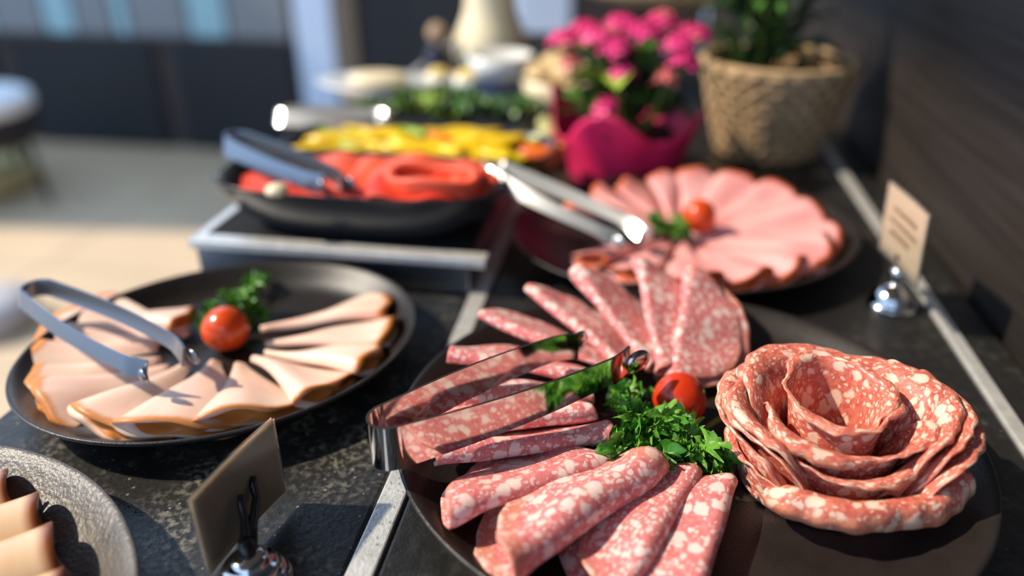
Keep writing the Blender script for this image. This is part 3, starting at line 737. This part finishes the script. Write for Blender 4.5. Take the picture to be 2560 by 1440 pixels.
for k in range(46):
    x = -.205+.118*rp.uniform(-1, 1); y = .692+.044*rp.uniform(-1, 1)
    e = ((x+.205)/.125)**2+((y-.692)/.06)**2
    z = YZ+.015+.020*max(0, 1-e)*rp.uniform(.5, 1)
    c_ = 'yellow' if k % 6 else ('orange' if k % 12 else 'green')
    if k % 11 == 5: c_ = 'green'
    o = obj('pepper_strip', PM[c_][k % 4], None, None, Matrix.Translation((x, y, z)) @ Matrix.Rotation(rp.uniform(-.6, .6)+(PI if rp.random() > .5 else 0), 4, 'Z') @ Matrix.Rotation(rp.uniform(-.7, .7), 4, 'X') @ Matrix.Scale(rp.uniform(1.0, 1.3), 4))
    strips.append((c_, x, o))
for c_ in cl:
    for i, (_, x, o) in enumerate(sorted([q for q in strips if q[0] == c_], key=lambda q: q[1])):
        tag(o, 'curved %s pepper strip, %s from the left among the %s ones behind the salmon' % (c_, ORD[i], c_), 'pepper strip', '%s pepper strips in the heaped dish' % c_)
# greens
def lettuce_leaf(seed, S=.05):
    r = random.Random(seed); ph = [r.uniform(0, 6) for _ in range(4)]
    def fn(u, v):
        a = (v-.5)*2.4; rr = S*u
        z = S*(.55*u**1.6)+S*.12*u*u*math.sin(9*a+ph[0])+S*.06*u*u*math.sin(17*a+ph[1])-S*.35*u**3
        return (rr*math.cos(a)*(1-.1*math.cos(5*a)), rr*math.sin(a)*.8, z), (u, v)
    return mesh_of('lettuce', *grid(fn, 8, 28))
LT = []
for s in range(4):
    m_ = lettuce_leaf(s); m_.materials.append((M_LEAF, M_LEAFL, M_LEAF, M_LEAFD)[s]); LT.append(m_)
tray = obj('herb_tray', boxm(-.325, -.115, .79, .93, YZ, YZ+.018), M_DISH); bevel(tray, .004); tag(tray, 'low black tray under the row of green lettuce behind the peppers', 'tray')
for i, (x, y, s) in enumerate(((-.29, .82, .9), (-.245, .835, 1.0), (-.20, .82, 1.0), (-.155, .83, 1.1), (-.13, .86, .9), (-.265, .885, .9), (-.21, .885, 1.0))):
    t = thing('lettuce_head', 'small green lettuce rosette, %s from the left in the tray behind the peppers' % ORD[i] if i < 5 else 'small green lettuce rosette at the %s of the tray, back row' % ('left' if i == 5 else 'middle'), 'lettuce', (x, y, YZ+.0185), 0, 'lettuce in the back tray')
    for k in range(11):
        obj('leaf', LT[rng.randrange(4)], None, t, Matrix.Rotation(k*2.4+rng.uniform(-.2, .2), 4, 'Z') @ Matrix.Rotation(-.5*(k/11), 4, 'Y') @ Matrix.Scale(s*(1-.35*k/11)*.62, 4))
def blob(name, label, cat, loc, prof, mat, n=24, sc=(1, 1, 1), group=None, rot=0):
    V, F = lathe(prof, n); V = [(x*sc[0], y*sc[1], z*sc[2]) for x, y, z in V]
    o = obj(name, mesh_of(name, V, F), mat, None, Matrix.Translation(loc) @ Matrix.Rotation(rot, 4, 'Z')); sub(o, 1); return tag(o, label, cat, group)
dome = [(0, 0), (.7, 0), (.97, .25), (1, .5), (.85, .8), (.5, .98), (0, 1.02)]
for i, (x, y) in enumerate(((-.092, .80), (-.072, .83), (-.10, .84))):
    blob('cauliflower_floret', 'pale green cauliflower floret, %s beside the pink flower pot' % ('front', 'right', 'rear')[i], 'cauliflower', (x, y, T+.0005), [(a*.016, b*.045) for a, b in dome], plain('pale_green', lin(196, 204, 140), .6, noise=.2, nscale=90, bump=.8), 20, group='florets beside the flower pot')
# steel platter with cream spread
zP = YZ
V, F = lathe([(0, 0), (.05, 0), (.052, .012), (.078, .018), (.082, .020), (.078, .021), (.05, .015), (0, .014)], 48, 1, .7)
tag(obj('steel_platter', mesh_of('platter', V, F), M_STEEL, None, (-.335, .965, zP)), 'small oval steel platter behind the lettuce by the pale post', 'platter')
blob('cheese_wheel', 'flat cream cheese on the oval steel platter', 'cheese', (-.335, .965, zP+.0155), [(0, 0), (.036, 0), (.040, .004), (.040, .010), (.036, .014), (0, .015)], M_CREAM, 32, (1, .7, 1))

# ------------------------------------------------------------------ crockery and bread at the far end
blob('ceramic_jug', 'tall cream ceramic jug with rounded shoulders at the far end', 'jug', (-.214, 1.12, YZ), [(0, 0), (.045, 0), (.054, .02), (.055, .045), (.046, .068), (.037, .085), (.034, .11), (.036, .16), (.040, .19), (.037, .19), (.031, .16), (.029, .11), (0, .10)], M_CREAM, 40)
blob('glass_bottle', 'dark bottle left of the cream jug', 'bottle', (-.283, 1.08, YZ), [(0, 0), (.020, 0), (.022, .006), (.022, .030), (.012, .042), (.010, .048), (0, .0481)], M_DGLASS, 28)
blob('bottle_stopper', 'round cork ball closing the dark bottle', 'stopper', (-.283, 1.08, YZ+.0485), [(0, 0), (.009, .001), (.014, .010), (.015, .016), (.010, .026), (0, .030)], M_CORK, 24)
for i, (x, y) in enumerate(((-.262, 1.00), (-.222, .995))):
    t = thing('mustard_pot', 'small white pot of yellow mustard, %s of the pair before the jug' % ('left', 'right')[i], 'pot', (x, y, YZ), 0, 'mustard pots')
    V, F = lathe([(0, 0), (.014, 0), (.018, .006), (.019, .024), (.0175, .024), (.016, .006), (0, .005)], 28); obj('pot', mesh_of('pot', V, F), M_WHITEC, t)
    V, F = lathe([(0, .004), (.0165, .006), (.018, .022), (.010, .031), (0, .033)], 28); obj('mustard', mesh_of('must', V, F), M_MUST, t)
t = thing('bowl', 'white bowl with a blue glazed foot beside the mustard pots', 'bowl', (-.178, 1.00, YZ))
V, F = lathe([(0, 0), (.022, 0), (.027, .006), (.030, .016)], 32); obj('foot', mesh_of('foot', V, F), M_BLUEC, t)
V, F = lathe([(0, .0155), (.030, .016), (.040, .034), (.043, .052), (.040, .052), (.036, .034), (0, .022)], 32); obj('bowl_body', mesh_of('bowl', V, F), M_WHITEC, t)
t = thing('bowl', 'cream bread bowl left of the pink flowers', 'bowl', (-.098, .99, T+.0005))
V, F = lathe([(0, 0), (.03, 0), (.034, .004), (.048, .03), (.054, .058), (.050, .058), (.044, .03), (0, .012)], 36); obj('bowl_body', mesh_of('bowl', V, F), M_CREAM, t)
for i, (x, y, z, s) in enumerate(((-.122, .975, .053, .022), (-.088, .972, .055, .023), (-.105, 1.005, .060, .023), (-.072, 1.0, .052, .02))):
    blob('bread_roll', 'pale bread roll, %s in the cream bowl' % ('left one', 'front right one', 'top one', 'rear right one')[i], 'bread roll', (x, y, T+z), [(a*s, b*s*1.1) for a, b in dome], M_BREAD, 24, group='bread rolls in the cream bowl')
# wicker bread tray on a stand behind the flowers
t = thing('bread_stand', 'tan wicker tray on a black stand behind the plants', 'stand', (.04, 1.20, T+.0005))
V, F = lathe([(0, .128), (.10, .128), (.140, .142), (.146, .160), (.140, .162), (.130, .146), (0, .136)], 48); obj('wicker_tray', mesh_of('tray', V, F), M_WICKER, t)
for a in (0, 2.1, 4.2):
    V, F = tube([(.09*math.cos(a), .09*math.sin(a), .128), (.11*math.cos(a), .11*math.sin(a), 0)], .004, 8); obj('leg', mesh_of('leg', V, F), M_BLACK, t)

# ------------------------------------------------------------------ pink kalanchoe in magenta paper
fp = thing('potted_kalanchoe', 'pink flowering pot plant wrapped in magenta paper', 'potted plant', (-.010, .785, T+.0005))
def wrapfn(u, v):
    a = 2*PI*u; sq = (abs(math.cos(a))**3.5+abs(math.sin(a))**3.5)**(-1/3.5)
    top = .068+.014*math.cos(4*a+PI)+.006*math.sin(3*a+1.2)
    rr = (.050+.020*v**1.3)*sq*(1+.03*v*math.sin(9*a))
    return (rr*math.cos(a+.48), rr*math.sin(a+.48), top*v), (u, v)
V, F, U = grid(wrapfn, 96, 12, True); solid(obj('paper_wrap', mesh_of('wrap', V, F, U), M_WRAP, fp), .0012)
V, F = lathe([(0, 0), (.044, 0), (.050, .05), (0, .051)], 32); obj('soil', mesh_of('soil', V, F), M_SOIL, fp)
def ovleaf(L, W, cup=.2):
    def fn(u, v):
        s = (v-.5)*2; wd = W*math.sin(PI*u**.8)**.8+.0004
        return (L*u, wd*s, cup*W*s*s+.18*L*math.sin(u*PI)-.1*L*u*u), (u, v)
    return mesh_of('leaf', *grid(fn, 10, 6))
KL = []
for m_ in (M_LEAF, M_LEAFD, M_LEAFL): q = ovleaf(.045, .016); q.materials.append(m_); KL.append(q)
rk = random.Random(21)
for k in range(70):
    a = rk.uniform(0, 2*PI); z = rk.uniform(.055, .115); rr = rk.uniform(.004, .040)
    obj('leaf', KL[0 if rk.random() < .45 else (1 if rk.random() < .7 else 2)], None, fp, Matrix.Translation((rr*math.cos(a), rr*math.sin(a), z)) @ Matrix.Rotation(a+rk.uniform(-.5, .5), 4, 'Z') @ Matrix.Rotation(rk.uniform(-1.0, .15), 4, 'Y') @ Matrix.Rotation(rk.uniform(-.5, .5), 4, 'X') @ Matrix.Scale(rk.uniform(.7, 1.05), 4))
def blossom(mat):
    V = []; F = []
    for p_ in range(4):
        a = p_*PI/2; b = len(V)
        for (x, y, z) in ((0, 0, 0), (.004, -.0028, .0006), (.0075, -.0024, .0012), (.009, 0, .0004), (.0075, .0024, .0012), (.004, .0028, .0006)):
            V.append((x*math.cos(a)-y*math.sin(a), x*math.sin(a)+y*math.cos(a), z))
        F += [(b, b+1, b+5), (b+1, b+2, b+4, b+5), (b+2, b+3, b+4)]
    n0 = len(V); V += [(.0015, 0, -.001), (-.0008, .0013, -.001), (-.0008, -.0013, -.001), (0, 0, -.008)]; F += [(n0, n0+1, n0+3), (n0+1, n0+2, n0+3), (n0+2, n0, n0+3), (n0, n0+2, n0+1)]
    m_ = mesh_of('blossom', V, F); m_.materials.append(mat); return m_
BL = [blossom(M_PINK), blossom(M_PINKC)]
heads = [(-.062, -.02, .150, .017, 18), (-.045, .01, .156, .018, 20), (-.028, -.025, .155, .018, 22), (-.010, .0, .165, .017, 22), (-.012, -.035, .146, .016, 18), (.012, -.02, .160, .017, 20), (.045, -.02, .150, .018, 22), (.060, .0, .156, .017, 20), (.030, .015, .166, .017, 18), (.052, -.030, .135, .014, 14), (-.055, -.03, .128, .010, 8), (-.004, -.045, .124, .012, 9), (-.018, -.064, .092, .010, 9), (.035, -.045, .118, .009, 6)]
for hi, (x, y, z, rad, n) in enumerate(heads):
    z *= .92
    V, F = tube([(x*.25, y*.25, .05), (x*.7, y*.7, z*.6), (x, y, z)], [.002, .0016, .0012], 6); st = obj('flower_stem', mesh_of('stem', V, F), M_STEM, fp)
    for k in range(n):
        a = k*2.39996; q = math.sqrt((k+.5)/n)
        obj('blossom', BL[1 if (hi in (10, 13)) or rk.random() < .08 else 0], None, st, Matrix.Translation((x+rad*q*math.cos(a), y+rad*q*math.sin(a), z+.010*(1-q*q)+rk.uniform(0, .003))) @ Matrix.Rotation(a, 4, 'Z') @ Matrix.Rotation(q*.9, 4, 'Y') @ Matrix.Scale(rk.uniform(.8, 1.1), 4))

# ------------------------------------------------------------------ woven basket with leafy plant
bk = thing('plant_basket', 'tan woven basket planter with a leafy green plant by the dark wall', 'basket planter', (.153, .900, T+.0005))
BH, B0, B1 = .104, .055, .084
def brad(z): return B0+(B1-B0)*(z/BH)**.9
V, F = lathe([(0, .002), (B0-.003, .002)]+[(brad(BH*k/8)-.0025, BH*k/8) for k in range(9)]+[(B1-.006, BH), (B1-.010, BH-.02), (0, BH-.022)], 48); obj('basket_body', mesh_of('body', V, F), M_WICKERD, bk)
for d_ in (1, -1):
    for k in range(22):
        def fn(u, v):
            z = .001+(BH-.003)*u; a = 2*PI*k/22+d_*1.5*u+(v-.5)*.13
            rr = brad(z)+.0006+.0012*(.5+.5*math.cos(22*d_*u*1.5/PI*2+PI*(k % 2)+(0 if d_ > 0 else PI)))
            return (rr*math.cos(a), rr*math.sin(a), z), (u, v)
        V, F, U = grid(fn, 22, 2); solid(obj('strip', mesh_of('strip', V, F, U), M_WICKER, bk), .0012)
V = []; F = []
for i in range(48):
    for j in range(8):
        a, q = 2*PI*i/48, 2*PI*j/8; rr = B1-.003+.0042*math.cos(q); V.append((rr*math.cos(a), rr*math.sin(a), BH+.0042*math.sin(q)))
for i in range(48):
    for j in range(8): F.append((i*8+j, ((i+1) % 48)*8+j, ((i+1) % 48)*8+(j+1) % 8, i*8+(j+1) % 8))
obj('basket_rim', mesh_of('rim', V, F), M_WICKER, bk)
PL = []
for m_ in (M_LEAF, M_LEAFD, M_LEAFD): q = ovleaf(.060, .009, .3); q.materials.append(m_); PL.append(q)
rk = random.Random(33)
for k in range(110):
    a = rk.uniform(0, 2*PI); z = rk.uniform(BH-.015, BH+.085); rr = rk.uniform(.0, .048)
    obj('leaf', PL[rk.randrange(3)], None, bk, Matrix.Translation((rr*math.cos(a)-.022, rr*math.sin(a), z)) @ Matrix.Rotation(a+rk.uniform(-.6, .6), 4, 'Z') @ Matrix.Rotation(rk.uniform(-1.2, .1), 4, 'Y') @ Matrix.Rotation(rk.uniform(-.6, .6), 4, 'X') @ Matrix.Scale(rk.uniform(.6, 1.0), 4))
for k in range(7):
    a = k*.9; V, F = tube([(-.02+.01*math.cos(a), .01*math.sin(a), BH-.022), (-.02+.03*math.cos(a), .03*math.sin(a), BH+.09)], [.002, .001], 6); obj('stem', mesh_of('stem', V, F), M_STEM, bk)

# ------------------------------------------------------------------ water drops on steel and stone
rd = random.Random(77); V = []; F = []
for k in range(620):
    if k < 110: x, y, z = rd.uniform(-.111, -.101), rd.uniform(.17, .40), T+.0021
    else: x, y, z = rd.uniform(-.26, -.115), rd.uniform(.17, .30), T+.0003
    s = rd.uniform(.0003, .0011) if k < 110 else rd.uniform(.0002, .0008)
    v0, f0 = lathe([(s, 0), (s*.9, s*.3), (s*.5, s*.5), (0, s*.55)], 8)
    b = len(V); V += [(p[0]+x, p[1]+y, p[2]+z) for p in v0]; F += [tuple(i+b for i in f) for f in f0]
tag(obj('water_drops', mesh_of('drops', V, F), M_WATER), 'scattered tiny water drops on the steel strip and black stone', 'water', kind='stuff')
